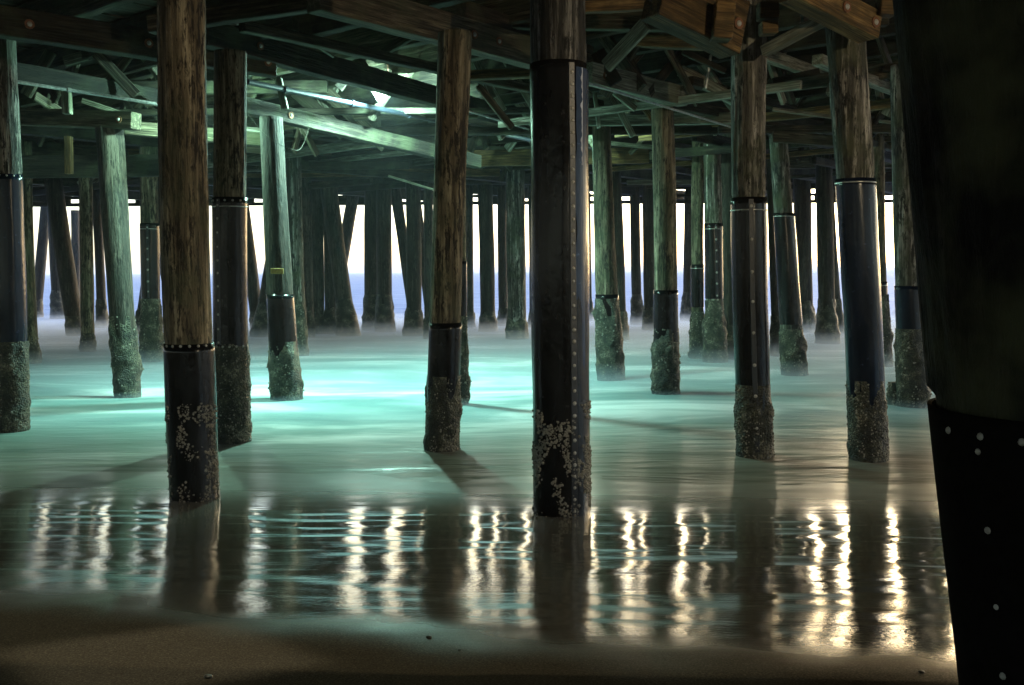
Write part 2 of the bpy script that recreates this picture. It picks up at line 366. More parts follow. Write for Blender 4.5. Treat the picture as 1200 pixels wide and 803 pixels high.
def pile(label, xb, yb, xt, yt, w, jacket=None, crust=None, near=1, wt=None, ztop=None, band=True, seam=None,
         group=None, wood='pile_wood', jm='jacket', flare=0, zb=0., Y=None, rows_=None, patches=0, sink=.7, cut=False, strip=True, rough=1.0):
    """px spec: base x, water line y, top x at y=yt, width in px; jacket=(y_top, y_bottom) px; crust = y px of its top"""
    if Y is None: B = at_z(xb, yb, zb)
    else: B = at_y(xb, yb, Y)
    Yd = B.y
    T = at_y(xt, yt, Yd)
    sc = Yd/F*(1.0)
    rb = w/2*sc; rt = (wt if wt else w)/2*sc
    slope = (T.x-B.x)/(T.z-B.z)
    zt = ztop if ztop is not None else (T.z if cut else 4.05)
    z_of = lambda py: at_y((xb+xt)/2, py, Yd).z
    base = Vector((B.x, Yd, B.z))
    root = empty('timber_pile', base); tag(root, label, 'pile', group)
    sd = Vector((random.random()*99, random.random()*99, random.random()*99))
    H2 = max(.5, T.z-B.z)
    bow = random.uniform(-.03, .03)*(1 if near else .5)
    def cf(z): 
        t = z/(zt-B.z)
        return Vector((slope*z+bow*math.sin(math.pi*min(1, max(0, t))), 0, z))
    def rad(z):
        t = min(1, max(0, z/H2)); return rb+(rt-rb)*t
    seg, dz = {2: (72, .022), 1: (40, .05), 0: (20, .14)}[near]
    amp = {2: 1, 1: .8, 0: .5}[near]
    zj0 = zj1 = None
    if jacket: zj1 = z_of(jacket[0])-B.z; zj0 = (z_of(jacket[1])-B.z) if jacket[1] else -.5
    def rw(z, a):
        c, s = math.cos(a), math.sin(a); r = rad(z)
        k = r*6
        g1 = noise.noise(Vector((c*1.3, s*1.3, z*.8))+sd)*.05*r
        g2 = noise.noise(Vector((c*7, s*7, z*1.1))+sd)*.045*r*amp
        g3 = noise.noise(Vector((c*17, s*17, z*2.6))+sd)*.03*r*amp*rough
        o = r+g1+g2+g3
        if zj1 is not None and z < zj1+.02 and z > zj0-.02: o = min(o, r*.985)
        return o
    bm = bmesh.new()
    ring_mesh(bm, frange(-sink, zt-B.z, dz), cf, rw, seg)
    link('shaft', bm, M[wood], root, smooth=True)
    if jacket:
        bm = bmesh.new(); e = .006+.01*rb
        def rj(z, a):
            c, s = math.cos(a), math.sin(a)
            return rad(z)*1.02+e+noise.noise(Vector((c*1.2, s*1.2, z*1.5))+sd)*.008+noise.noise(Vector((c*4, s*4, z*.7))+sd)*.003
        zz = frange(zj0, zj1, max(dz, .06)); rows = ring_mesh(bm, zz, cf, rj, seg, cap_top=False)
        # turn the upper rim in to the wood
        top = rows[-1]; c = cf(zj1); inner = [bm.verts.new((c.x+(v.co.x-c.x)*.965, v.co.y*.965, zj1-.001)) for v in top]
        for k in range(seg): bm.faces.new((top[k], top[(k+1) % seg], inner[(k+1) % seg], inner[k]))
        jk = link('jacket', bm, M[jm], root, smooth=True)
        if band:
            for zband in ([zj1-.10*rb/.15] if band is True else [z_of(q)-B.z for q in band]):
                bm = bmesh.new()
                ring_mesh(bm, [zband-.004, zband-.003, zband+.006, zband+.007], cf, lambda z, a: rj(z, a)+(.0015 if abs(z-zband-.0015) > .0048 else .005), seg, cap_top=False)
                link('band', bm, M['band'], root, smooth=True)
        if seam is not None:
            u, sp, br = seam
            ang = -math.pi/2+math.asin(u)
            ca, sa = math.cos(ang), math.sin(ang)
            bm = bmesh.new(); prev = None
            for z in frange(zj0+.02, zj1-.02, .08):
                c = cf(z); r = rj(z, ang)
                hw = .022
                q = []
                for da, dr in ((-hw, .001), (-hw*.8, .007), (hw*.8, .007), (hw, .001)):
                    aa = ang+da/r; rr = rj(z, aa)+dr
                    q.append(bm.verts.new((c.x+rr*math.cos(aa), rr*math.sin(aa), z)))
                if prev:
                    for i in range(3): bm.faces.new((prev[i], prev[i+1], q[i+1], q[i]))
                prev = q
            if strip: link('seam_strip', bm, M['strip'], root)
            else: bm.free()
            z = zj1-.08; i = 0
            while z > max(zj0, .03) and i < 60:
                c = cf(z); r = rj(z, ang)+.007
                add_bolt(root, base, Vector((c.x+r*ca, r*sa, z)), Vector((ca, sa, 0)), br*random.uniform(.85, 1.15))
                z -= sp*random.uniform(.93, 1.07); i += 1
        if rows_:
            for (py, nb, br) in rows_:
                z = z_of(py)-B.z; c = cf(z)
                for i in range(nb):
                    a = -math.pi+math.pi*(i+.5)/nb; r = rj(z, a)+.001
                    add_bolt(root, base, Vector((c.x+r*math.cos(a), r*math.sin(a), z)), Vector((math.cos(a), math.sin(a), 0)), br)
    if crust is not None:
        zc = z_of(crust)-B.z
        bm = bmesh.new(); cs = {2: (110, .014), 1: (64, .03), 0: (28, .06)}[near]
        th = (.004 if near == 2 else .012)+flare*.03
        def rc(z, a):
            c, s = math.cos(a), math.sin(a)
            t = min(1, max(0, (zc-z)/max(.05, zc)))
            ragged = t*2.4-.15+noise.noise(Vector((c*2, s*2, z*3))+sd)*.9
            cov = min(1, max(0, ragged*1.5))*(.6 if near == 2 else 1)
            base_r = rad(z)*1.02+(.012 if jacket else 0)
            r = base_r*(1+flare*t**1.3*.5)
            d = abs(noise.noise(Vector((c*rb*26, s*rb*26, z*26))+sd))*.018+abs(noise.noise(Vector((c*rb*60, s*rb*60, z*60))+sd))*.012
            big_ = max(0, noise.noise(Vector((c*rb*8, s*rb*8, z*7))+sd))*.05
            return base_r*.97+(r-base_r+th*.6+d+big_+base_r*.03)*cov
        ring_mesh(bm, frange(-sink*.8, zc, cs[1]), cf, rc, cs[0], cap_top=False)
        cr = link('barnacle_crust', bm, M['crust'], root, smooth=(near < 2))
        if near >= 1:
            bm = bmesh.new(); bm2 = bmesh.new()
            nb = 1800 if near == 2 else 500
            for i in range(nb):
                z = zc*random.random()**1.3; a = random.uniform(-math.pi-.4, .4)
                c, s = math.cos(a), math.sin(a)
                if noise.noise(Vector((c*2, s*2, z*3.2))+sd*1.3) < .02: continue
                cc = cf(z); r = rc(z, a)-.003
                (barnacle)(bm if random.random() < .7 else bm2, Vector((cc.x+r*c, r*s, z)), Vector((c, s, random.uniform(-.3, .5))), (.003+.008*random.random()**2.5)*(1 if near == 2 else 1.5))
            tag(link('barnacles', bm, M['barnacle'], root), kind='stuff'); tag(link('mussels', bm2, M['mussel'], root), kind='stuff')
    if patches and jacket:
        bm = bmesh.new()
        for i in range(patches):
            z = random.uniform(z_of(patch_y[1])-B.z, z_of(patch_y[0])-B.z); a = random.uniform(-math.pi, 0)
            c, s = math.cos(a), math.sin(a)
            if noise.noise(Vector((c*2.2+.8, s*2.2, z*5.5))+sd)+.5*noise.noise(Vector((c*9, s*9, z*30))) < .10-.12*c: continue
            cc = cf(z); r = rj(z, a)
            barnacle(bm, Vector((cc.x+r*c, r*s, z)), Vector((c, s, random.uniform(-.3, .5))), (.003+.008*random.random()**2))
        tag(link('barnacles', bm, M['barnacle'], root), kind='stuff')
    return root
patch_y = (470, 600)

def box_bm(L, wd, ht, bev=.008, jit=.0, cuts=0):
    bm = bmesh.new(); bmesh.ops.create_cube(bm, size=1)
    for v in bm.verts: v.co = Vector((v.co.x*L, v.co.y*wd, v.co.z*ht))
    if bev: bmesh.ops.bevel(bm, geom=list(bm.edges), offset=bev, segments=1, affect='EDGES')
    n_ = max(1, min(14, int(L/.35)))
    for i in range(1, n_):
        x = -L/2+L*i/n_
        bmesh.ops.bisect_plane(bm, geom=list(bm.verts)+list(bm.edges)+list(bm.faces), plane_co=(x, 0, 0), plane_no=(1, 0, 0))
    sd = Vector((random.random()*50,)*3)
    for v in bm.verts:
        nn = noise.noise_vector(v.co*2.2+sd)*(.008+jit); v.co += Vector((nn.x*.3, nn.y, nn.z))
    return bm
def frame(p, q):
    d = (q-p); L = d.length; x = d.normalized()
    up = Vector((0, 0, 1)) if abs(x.z) < .98 else Vector((0, 1, 0))
    y = up.cross(x).normalized(); z = x.cross(y)
    m_ = Matrix(((x.x, y.x, z.x), (x.y, y.y, z.y), (x.z, y.z, z.z))).to_4x4(); m_.translation = (p+q)/2
    return m_, L
def beam(p, q, wd, ht, mt='beam_wood', label=None, cat='beam', name='timber_beam', group=None, bolts=(), parent=None, jit=0, roll=0):
    mw, L = frame(p, q)
    if roll: mw = mw @ Matrix.Rotation(roll, 4, 'X')
    if bolts:
        root = empty(name, (0, 0, 0)); root.matrix_world = mw; tag(root, label, cat, group)
        link('timber', box_bm(L, wd, ht, jit=jit), M[mt], root)
        for bx in bolts:
            x = (bx-.5)*L
            bm = bmesh.new(); bmesh.ops.create_cone(bm, cap_ends=True, segments=10, radius1=.045, radius2=.045, depth=.012)
            wsh = link('washer', bm, M['rust'], root); wsh.location = (x, -wd/2-.006, 0); wsh.rotation_euler = (R(90), 0, 0)
            bo = bpy.data.objects.new('bolt', bolt_mesh()); COL.objects.link(bo); bo.parent = root
            bo.location = (x, -wd/2-.012, 0); bo.rotation_euler = (R(90), 0, 0); bo.scale = (.024,)*3
        return root
    o = link(name if not parent else name, box_bm(L, wd, ht, jit=jit), M[mt], parent)
    if parent is None:
        o.matrix_world = mw; tag(o, label, cat, group)
    else: o.matrix_world = mw
    return o
def hb(x1, y1, x2, y2, z, wd, ht, mt='beam_wood', label=None, **k):
    return beam(at_z(x1, y1, z), at_z(x2, y2, z), wd, ht, mt, label, **k)
def gb(x1, y1, Y1, x2, y2, Y2, wd, ht, mt='beam_wood', label=None, **k):
    return beam(at_y(x1, y1, Y1), at_y(x2, y2, Y2), wd, ht, mt, label, **k)
exec_after = []

# ------------------------------------------------------------ the pier: deck, stringers, caps
X0, X1, Y0, Y1 = -40.0, 17.0, -22.0, 33.0
A = Vector((math.sin(R(40)), math.cos(R(40)), 0)); Bd = Vector((-math.cos(R(40)), math.sin(R(40)), 0))
def clip(p, d):
    t0, t1 = -99, 99
    for o_, dd, lo, hi in ((p.x, d.x, X0, X1), (p.y, d.y, Y0, Y1)):
        a, b_ = (lo-o_)/dd, (hi-o_)/dd
        if a > b_: a, b_ = b_, a
        t0, t1 = max(t0, a), min(t1, b_)
    return (t0, t1) if t1-t0 > .3 else None
deck = empty('pier_deck', (0, 14, 4.6)); tag(deck, 'plank deck of the pier overhead, seen from below and lit dim green', 'pier deck')
DZ = 4.62
bm = bmesh.new(); s = -48.0
while s < 58:
    c = Vector((0, 14, 0))+Bd*s
    r = clip(c, A); gap = random.choice([.0, .0, .0, .0, .0, .0, .0, .0, .0, .016])
    if r:
        p, q = c+A*r[0], c+A*r[1]; zz = DZ+random.uniform(0, .03)
        hw = .12; vs = []
        for pt in (p, q):
            for sg in (-1, 1):
                for dz in (0, .07):
                    vs.append(bm.verts.new((pt.x+Bd.x*hw*sg, pt.y+Bd.y*hw*sg, zz+dz)))
        for f in ((0, 1, 3, 2), (4, 6, 7, 5), (0, 4, 5, 1), (2, 3, 7, 6), (0, 2, 6, 4), (1, 5, 7, 3)):
            bm.faces.new([vs[i] for i in f])
    s += .24+gap
m, n, b = mat('deck_planks')
geo = N(n, 'ShaderNodeNewGeometry')
mp = N(n, 'ShaderNodeMapping'); mp.vector_type = 'POINT'; mp.inputs['Rotation'].default_value = (0, 0, R(40)); n.links.new(geo.outputs['Position'], mp.inputs[0])
mp2 = N(n, 'ShaderNodeMapping'); mp2.inputs['Scale'].default_value = (12, 1, 1); n.links.new(mp.outputs[0], mp2.inputs[0])
a = noise_t(n, mp2.outputs[0], 1.2, 5, .65)
c = ramp(n, a.outputs[0], [(.36, (.012, .011, .008)), (.55, (.045, .04, .03)), (.72, (.16, .15, .11))])
n.links.new(c.outputs[0], b.inputs['Base Color']); b.inputs['Roughness'].default_value = .85; bump(n, b, a.outputs[0], .6, .02)
pk = link('planks', bm, m, deck); pk.location = (0, -14, -4.6)
# stringers carry the deck, across the caps
s = -36.0; k = 0
STR = []
while s < 30:
    c = Vector((0, 14, 0))+A*s; r = clip(c, Bd)
    if r:
        p, q = c+Bd*r[0], c+Bd*r[1]; p.z = q.z = 4.44
        mw, L = frame(p, q)
        bmx = box_bm(L, .13, .33)
        o = link('stringer', bmx, M[random.choice(['beam_dark', 'beam_dark', 'beam_wood'])], deck); o.matrix_basis = Matrix.Translation((0, -14, -4.6)) @ mw
        STR.append(s)
    s += 1.05
bpy.context.view_layer.update()
# pile caps along A for the deep part of the pier
FARCAP = 'heavy cross beam lost in the dark over the far rows of piles'
s = -20.0
while s < 34:
    c = Vector((0, 14, 0))+Bd*s
    r = clip(c, A)
    if r:
        t0, t1 = r
        t0 = max(t0, (15.5-c.y)/A.y); t1 = min(t1, 99)
        if t1-t0 > 2:
            p, q = c+A*t0, c+A*t1; p.z = q.z = 4.10
            beam(p, q, .26, .30, 'beam_dark', FARCAP, name='cap_beam', group='cross beams over the far piles')
    s += 3.1
# beams across the seaward end
def end_beam(Y, z, ht, label, mt='beam_dark', x0=X0+.4, x1=X1-.4, wd=.2):
    beam(Vector((x0, Y, z)), Vector((x1, Y, z)), wd, ht, mt, label, name='end_beam')
end_beam(32.6, 3.87, .10, 'thin tie beam along the last row of piles at the bright seaward end')
end_beam(32.6, 4.09, .08, 'thin upper tie beam above the first row of bright peepholes at the seaward end')
end_beam(30.2, 4.24, .12, 'long beam just inside the seaward end, above the bright gaps')
end_beam(32.7, 4.98, .32, 'edge beam along the outer rim of the deck at the seaward end')
end_beam(27.4, 4.15, .26, 'long dark beam over the back piles, nearer than the two end beams')
end_beam(24.0, 4.20, .28, 'long green tinged beam across the pier, above the row with the pale green pile', 'beam_wood')
fas = empty('end_fascia', (0, 32.6, 4.2)); tag(fas, 'row of boards with small bright gaps closing the space under the seaward deck edge', 'fascia')
for z0, z1, pr in ((3.92, 4.05, .5), (4.13, 4.27, .6), (4.27, 4.82, 1.0)):
    x = X0+.6 if pr == 1 else -18.0
    gaps_ = []
    if pr < 1:
        gaps_ = [(at_y(g_, 230, 32.6).x, random.uniform(.10, .2)) for g_ in (62, 90, 151, 152.5, 201, 284, 302, 363, 398, 470, 557, 582, 617, 697, 732, 797, 800, 912, 935, 950, 1043, 1046) if random.random() < .85]
        gaps_ += [(random.uniform(-17, 15), random.uniform(.05, .12)) for _ in range(14)]
        gaps_.sort()
    for gx, gw in gaps_+[(X1-.6, 0)]:
        while gx-gw-x > .02:
            L = min(gx-gw-x, random.uniform(1.0, 2.4) if pr < 1 else 3.0)
            o = link('board', box_bm(L-.006, .09, z1-z0-.004), M['beam_dark'], fas); o.location = (x+L/2, 0, (z0+z1)/2-4.2)
            x += L
        x = max(x, gx+gw)

# ------------------------------------------------------------ near beams of the tangle
hb(-60, 16, 320, 76, 3.92, .16, .27, 'beam_dark', 'heavy beam at top left that runs behind the tall left pile and ends in a bolted block', name='cap_beam', bolts=(.2, .55, .965))
hb(236, 38, 690, 163, 4.05, .16, .26, 'beam_dark', 'long dark beam falling from the bolted block to behind the tall black middle pile', name='cap_beam', bolts=(.08, .63))
hb(-30, 76, 200, 117, 3.86, .14, .2, 'beam_dark', 'thinner beam at left just below the heavy top left beam', name='cap_beam')
gb(262, 118, 12.3, 560, 190, 16.2, .16, .2, 'beam_dark', 'beam bolted beside the leaning pile and passing behind the brown pile', name='cap_beam', bolts=(.2,))
gb(18, 137, 13.5, 160, 142, 12.95, .2, .22, 'beam_wood', 'green lit beam resting on the leaning left pile', name='cap_beam', bolts=(.9,))
gb(146, 150, 13.3, 330, 166, 13.9, .16, .18, 'beam_wood', 'green lit beam running right from the top of the leaning left pile', name='cap_beam')
hb(366, -8, 700, 84, 3.98, .17, .30, 'beam_wood', 'big beam falling from the top edge over the brown pile', name='cap_beam', bolts=(.46, .55))
hb(540, 14, 690, 66, 4.25, .14, .22, 'beam_dark', 'upper beam between the brown pile and the black middle pile', name='cap_beam')
hb(688, 86, 800, 114, 3.86, .15, .24, 'beam_pale', 'pale grey beam bolted at the foot of the grey diagonal strut', name='cap_beam', bolts=(.12,))
hb(778, 117, 1010, 160, 3.92, .16, .22, 'beam_wood', 'beam from the dark pile top to behind the shiny right pile', name='cap_beam', bolts=(.05,))
hb(690, 166, 860, 182, 3.9, .08, .07, 'beam_pale', 'slim pale rail under the green crossbeam right of the middle pile', name='rail')
gb(560, 22, 11.0, 862, 26, 10.2, .12, .20, 'beam_wood', 'wide green crossbeam near the top edge right of the middle pile')
gb(176, 30, 9.4, 420, -6, 9.0, .12, .16, 'beam_wood', 'green board rising to the top edge behind the tall left pile')
gb(545, 89, 12.0, 640, 85, 12.0, .12, .11, 'beam_warm', 'short brown crosspiece between the brown pile and the black pile')
gb(415, 136, 14.6, 560, 134, 14.6, .1, .12, 'beam_wood', 'small green crosspiece left of the brown pile')
gb(685, 141, 14.6, 872, 139, 14.2, .12, .16, 'beam_pale', 'bright green crossbeam level behind the dark pile')
gb(545, 186, 19, 760, 182, 19, .14, .30, 'beam_warm', 'mustard beam over the pale green pile')
gb(16, 196, 15.5, 205, 194, 16, .14, .34, 'beam_dark', 'deep dark board across the left side behind the leaning pile')
gb(750, 48, 11, 870, 53, 10.2, .14, .13, 'beam_warm', 'weathered round edged beam end left of the dark barked pile')
gb(640, 12, 9.0, 780, 4, 9.4, .1, .10, 'beam_warm', 'ragged board along the top edge right of the middle pile', name='board', cat='board')
gb(768, -12, 7.4, 862, 36, 7.8, .22, .42, 'beam_warm', 'wide amber beam face beside the dark barked pile', name='cap_beam', bolts=(.9,))
gb(835, 25, 7.5, 858, 27, 7.5, .18, .27, 'beam_warm', 'square amber block against the dark barked pile', name='block', cat='block')
gb(926, -16, 7.6, 1020, 33, 8.1, .2, .22, 'beam_warm', 'amber beam ending over the rough barked right pile', name='cap_beam', bolts=(.55, .92))
gb(888, 14, 8.2, 911, 14, 8.2, .14, .14, 'beam_warm', 'upper amber beam end right of the dark barked pile', name='block', cat='block')
gb(891, 34, 8.2, 910, 33, 8.2, .14, .10, 'beam_warm', 'lower brown beam end right of the dark barked pile', name='block', cat='block')
gb(1029, 4, 8.0, 1049, 5, 8.0, .16, .19, 'beam_warm', 'small amber block at the top edge left of the huge black pile', name='block', cat='block')
gb(940, 24, 9.6, 1040, 22, 9.6, .1, .14, 'beam_dark', 'dark cross timber behind the amber beam')
gb(895, 60, 8.4, 968, 22, 8.0, .10, .085, 'beam_pale', 'slanting green plank right of the dark barked pile', name='brace', cat='brace')
gb(710, 78, 10.6, 757, 28, 10.3, .06, .15, 'beam_pale', 'grey diagonal strut with a bolt hole right of the middle pile', name='brace', cat='brace')
gb(700, 60, 11.5, 722, 98, 11.5, .06, .16, 'beam_dark', 'dark diagonal strut crossing the grey one', name='brace', cat='brace')
gb(474, 90, 13.9, 511, 38, 13.7, .14, .11, 'beam_wood', 'brightest pale green brace just left of the brown pile', name='brace', cat='brace')
gb(434, 140, 13.9, 462, 98, 13.8, .13, .08, 'beam_wood', 'short bright brace hanging below the dark beam left of the brown pile', name='brace', cat='brace')
gb(441, 72, 12.6, 470, 42, 12.2, .1, .05, 'beam_pale', 'thin bright brace beside the dark crossing struts', name='brace', cat='brace')
gb(400, 38, 13.2, 448, 118, 13.4, .08, .15, 'beam_dark', 'dark strut leaning left between the two long beams', name='brace', cat='brace')
gb(396, 104, 13.4, 448, 38, 13.4, .06, .12, 'beam_dark', 'dark strut crossing the leaning strut in the upper centre left', name='brace', cat='brace')
gb(318, 82, 15.0, 404, 158, 15.2, .07, .20, 'beam_wood', 'left of two wide green braces slanting down to the right', name='brace', cat='brace')
gb(356, 84, 15.4, 452, 172, 15.6, .07, .20, 'beam_wood', 'right of two wide green braces slanting down to the right', name='brace', cat='brace')
gb(553, 60, 13.2, 578, 116, 13.2, .05, .10, 'beam_pale', 'narrow green brace touching the right side of the brown pile', name='brace', cat='brace')
gb(586, 56, 13.6, 604, 92, 13.6, .05, .11, 'beam_pale', 'upper green brace between the brown and black piles', name='brace', cat='brace')
gb(570, 96, 13.5, 590, 130, 13.5, .05, .10, 'beam_pale', 'lower green brace between the brown and black piles', name='brace', cat='brace')
gb(607, 94, 13.5, 630, 136, 13.5, .05, .09, 'beam_pale', 'green brace partly hidden by the left edge of the black middle pile', name='brace', cat='brace')
gb(150, 36, 12, 196, 96, 12.6, .07, .2, 'beam_wood', 'green diagonal at the left edge of the tall left pile', name='brace', cat='brace')
gb(75, 72, 12.5, 118, 60, 12.5, .05, .12, 'beam_pale', 'pale green board glimpsed between the two left beams', name='board', cat='board')
gb(78, 108, 12.6, 79, 134, 12.6, .1, .1, 'beam_pale', 'short upright post standing on the green lit left beam', name='post', cat='post')
gb(80, 160, 15.0, 81, 204, 15.0, .1, .1, 'beam_warm', 'olive upright post hanging below the green lit left beam', name='post', cat='post')
gb(60, 60, 12.8, 30, 112, 12.8, .06, .14, 'beam_wood', 'short brace leaning right beside the far left pile', name='brace', cat='brace')
gb(696, 104, 14, 702, 150, 14, .05, .14, 'beam_pale', 'curved pale green slab beside the leaning pile right of the middle', name='board', cat='board')
gb(714, 106, 14.2, 742, 160, 14.2, .05, .09, 'beam_pale', 'green brace pointing down left of the dark pile', name='brace', cat='brace')
gb(746, 114, 14, 764, 140, 14, .05, .08, 'beam_warm', 'little olive brace touching the dark pile', name='brace', cat='brace')
gb(797, 82, 13, 868, 122, 13, .1, .14, 'beam_pale', 'lime green beam slanting down to the dark barked pile', name='brace', cat='brace')
gb(833, 64, 12, 827, 104, 12, .03, .03, 'band', 'thin pale rod hanging left of the dark barked pile', name='rod', cat='rod')

# more visible braces of the lit lattice
for a_ in (
 ((112, 62, 12.0), (160, 112, 12.2), .05, .13, 'beam_wood', 'green brace slanting down between the two long beams at far left'),
 ((160, 52, 12.3), (120, 108, 12.4), .05, .12, 'beam_wood', 'brace crossing the slanting green one at far left'),
 ((40, 112, 13.0), (84, 140, 13.6), .05, .12, 'beam_wood', 'pale green wedge of board above the green lit left beam'),
 ((96, 118, 13.2), (150, 136, 13.2), .05, .07, 'beam_pale', 'thin pale board just above the leaning left pile'),
 ((250, 150, 14.5), (312, 156, 14.5), .05, .12, 'beam_pale', 'pale board seen between the rust topped pile and the leaning pile'),
 ((252, 172, 15.5), (312, 176, 15.5), .05, .12, 'beam_wood', 'green board below the pale one beside the rust topped pile'),
 ((326, 92, 12.4), (334, 128, 12.4), .08, .08, 'beam_pale', 'short yellow green post over the leaning pile'),
 ((344, 178, 14.0), (352, 148, 14.2), .05, .10, 'beam_wood', 'bright wedge on top of the yellow green pile'),
 ((355, 150, 14.0), (372, 182, 14.2), .05, .09, 'beam_wood', 'narrow brace right of the bright wedge'),
 ((300, 84, 12.0), (345, 70, 12.2), .05, .07, 'beam_pale', 'thin pale board just right of the bolted block'),
 ((560, 100, 12.6), (600, 150, 12.8), .05, .09, 'beam_wood', 'dim brace below the short brown crosspiece'),
 ((600, 60, 12.0), (640, 110, 12.2), .05, .09, 'beam_wood', 'green brace running behind the black middle pile'),
 ((700, 92, 12.6), (745, 128, 12.8), .05, .08, 'beam_pale', 'pale brace under the pale grey beam'),
 ((800, 60, 11.6), (850, 84, 11.6), .05, .07, 'beam_dark', 'dark brace behind the weathered beam end'),
 ((905, 96, 12.5), (960, 84, 12.5), .06, .08, 'beam_dark', 'dark timber between the dark barked pile and the rough one'),
 ((905, 128, 13.5), (985, 138, 13.5), .05, .05, 'beam_pale', 'slim grey rail between the dark barked pile and the rough one'),
 ((905, 160, 15), (985, 166, 15), .08, .16, 'beam_wood', 'olive board between the dark barked pile and the rough one'),
 ((1035, 80, 12.0), (1075, 86, 12.0), .06, .08, 'beam_dark', 'dark timber between the rough pile and the huge black one'),
 ((1030, 142, 13.0), (1070, 146, 13.0), .04, .04, 'beam_pale', 'thin grey rail left of the huge black pile'),
 ((448, 62, 11.8), (505, 28, 11.4), .05, .10, 'beam_wood', 'green brace rising to the big beam left of the brown pile'),
 ((352, 40, 11.2), (392, 66, 11.4), .04, .05, 'beam_pale', 'thin pale slat under the top beam left of the brown pile'),
 ((455, 206, 18), (520, 226, 18), .03, .04, 'beam_pale', 'thin pale slat in the dark left of the brown pile')):
    (a1, a2, aY), (b1, b2, bY), w_, h_, m_, l_ = a_
    gb(a1, a2, aY, b1, b2, bY, w_, h_, m_, l_, name='brace', cat='brace')

def pipe(x1, y1, x2, y2, z, r_, label):
    a_, b_ = at_z(x1, y1, z), at_z(x2, y2, z)
    mw, L = frame(a_, b_); bm = bmesh.new()
    bmesh.ops.create_cone(bm, cap_ends=True, segments=12, radius1=r_, radius2=r_, depth=L, matrix=Matrix.Rotation(R(90), 4, 'Y'))
    for k in range(int(L/1.2)):
        bmesh.ops.create_cone(bm, cap_ends=True, segments=12, radius1=r_*1.35, radius2=r_*1.35, depth=.05, matrix=Matrix.Translation((-L/2+.6+k*1.2, 0, 0)) @ Matrix.Rotation(R(90), 4, 'Y'))
    o = link('pipe', bm, M['strip'] if r_ > .03 else M['bolt'], smooth=False); o.matrix_world = mw; tag(o, label, 'pipe')
pipe(290, 96, 640, 168, 3.86, .035, 'dark pipe slung under the long dark beam left of the middle pile')
pipe(20, 96, 198, 124, 3.72, .02, 'thin pale pipe along the lower left beam')
pipe(548, 130, 700, 176, 3.80, .014, 'thin grey pipe passing behind the black middle pile')
pipe(690, 98, 860, 150, 3.70, .014, 'thin grey pipe between the middle pile and the dark barked one')

# dim struts deeper in
STG = 'braces in the dim tangle under the deck'
LAMP = at_y(456, 104, 13.2)
n_made = 0
while n_made < 130:
    Y = 12.2+15*random.random()**1.4; x = random.uniform(-.48, .42)*Y
    hd = random.choice([A, Bd, -A, -Bd]); up_ = math.tan(R(random.choice([38, 45, 52, 60])))
    z0 = random.uniform(3.72, 4.0); run = (4.58-z0)/up_
    p0 = Vector((x, Y, z0)); q0 = p0+hd*run; q0.z = 4.58
    if ((p0+q0)/2-LAMP).length < 1.7: continue
    wd_, ht_, mt_ = random.uniform(.04, .08), random.uniform(.08, .16), random.choice(['beam_wood', 'beam_dark', 'beam_wood', 'beam_pale', 'beam_pale'])
    beam(p0, q0, wd_, ht_, mt_, 'short weathered timber strut in the dim tangle of braces under the deck', cat='brace', name='brace', group=STG)
    n_made += 1
    if random.random() < .45:   # its crossing partner
        off = Vector((hd.y, -hd.x, 0))*.1
        p1 = Vector((q0.x, q0.y, z0))+off; q1 = Vector((p0.x, p0.y, 4.58))+off
        beam(p1, q1, wd_, ht_, mt_, 'short weathered timber strut in the dim tangle of braces under the deck', cat='brace', name='brace', group=STG); n_made += 1

# level timbers tying the pile heads, across the view and into it
LV = ['pale', 'brown', 'dark', 'split', 'green stained', 'rough', 'thin', 'long', 'worn', 'wet']
GL = 'level timbers high in the dim tangle under the deck'
for i in range(54):
    Y = 11.8+i*.31+random.uniform(-.2, .2); x = random.uniform(-.42, .38)*Y; L = random.uniform(2.2, 7.5)
    d_ = random.choice([Bd, Bd, A, Vector((1, 0, 0))]); z = random.choice([3.78, 3.9, 4.02, 4.18])+random.uniform(-.02, .02)
    c = Vector((x, Y, z))
    if min((c+d_*L*t/8-LAMP).length for t in range(-4, 5)) < 1.0: continue
    beam(c-d_*L/2, c+d_*L/2, random.uniform(.06, .14), random.uniform(.06, .18), random.choice(['beam_wood', 'beam_dark', 'beam_wood', 'beam_pale', 'beam_dark', 'beam_dark', 'beam_warm']), 'level timber fixed high in the dim tangle between the pile heads', name='ledger', group=GL)

# sagging cables
def cable(pts, r, label, name='cable'):
    bm = bmesh.new(); P = []
    for i in range(len(pts)-1):
        for k in range(8):
            t = k/8; p = pts[i].lerp(pts[i+1], t); p.z -= .10*math.sin(math.pi*t); P.append(p)
    P.append(pts[-1]); rows = []
    for p in P: rows.append([bm.verts.new(p+Vector((0, r*math.cos(2*math.pi*k/6), r*math.sin(2*math.pi*k/6)))) for k in range(6)])
    for j in range(len(rows)-1):
        for k in range(6): bm.faces.new((rows[j][k], rows[j][(k+1) % 6], rows[j+1][(k+1) % 6], rows[j+1][k]))
    tag(link(name, bm, M['rope'], smooth=True), label, 'cable')
cable([at_y(286, 128, 12.2), at_y(345, 176, 12.2), at_y(362, 150, 13)], .003, 'thin cable looping from the rusty bolted beam past the leaning pile')

# ------------------------------------------------------------ piles
P = pile
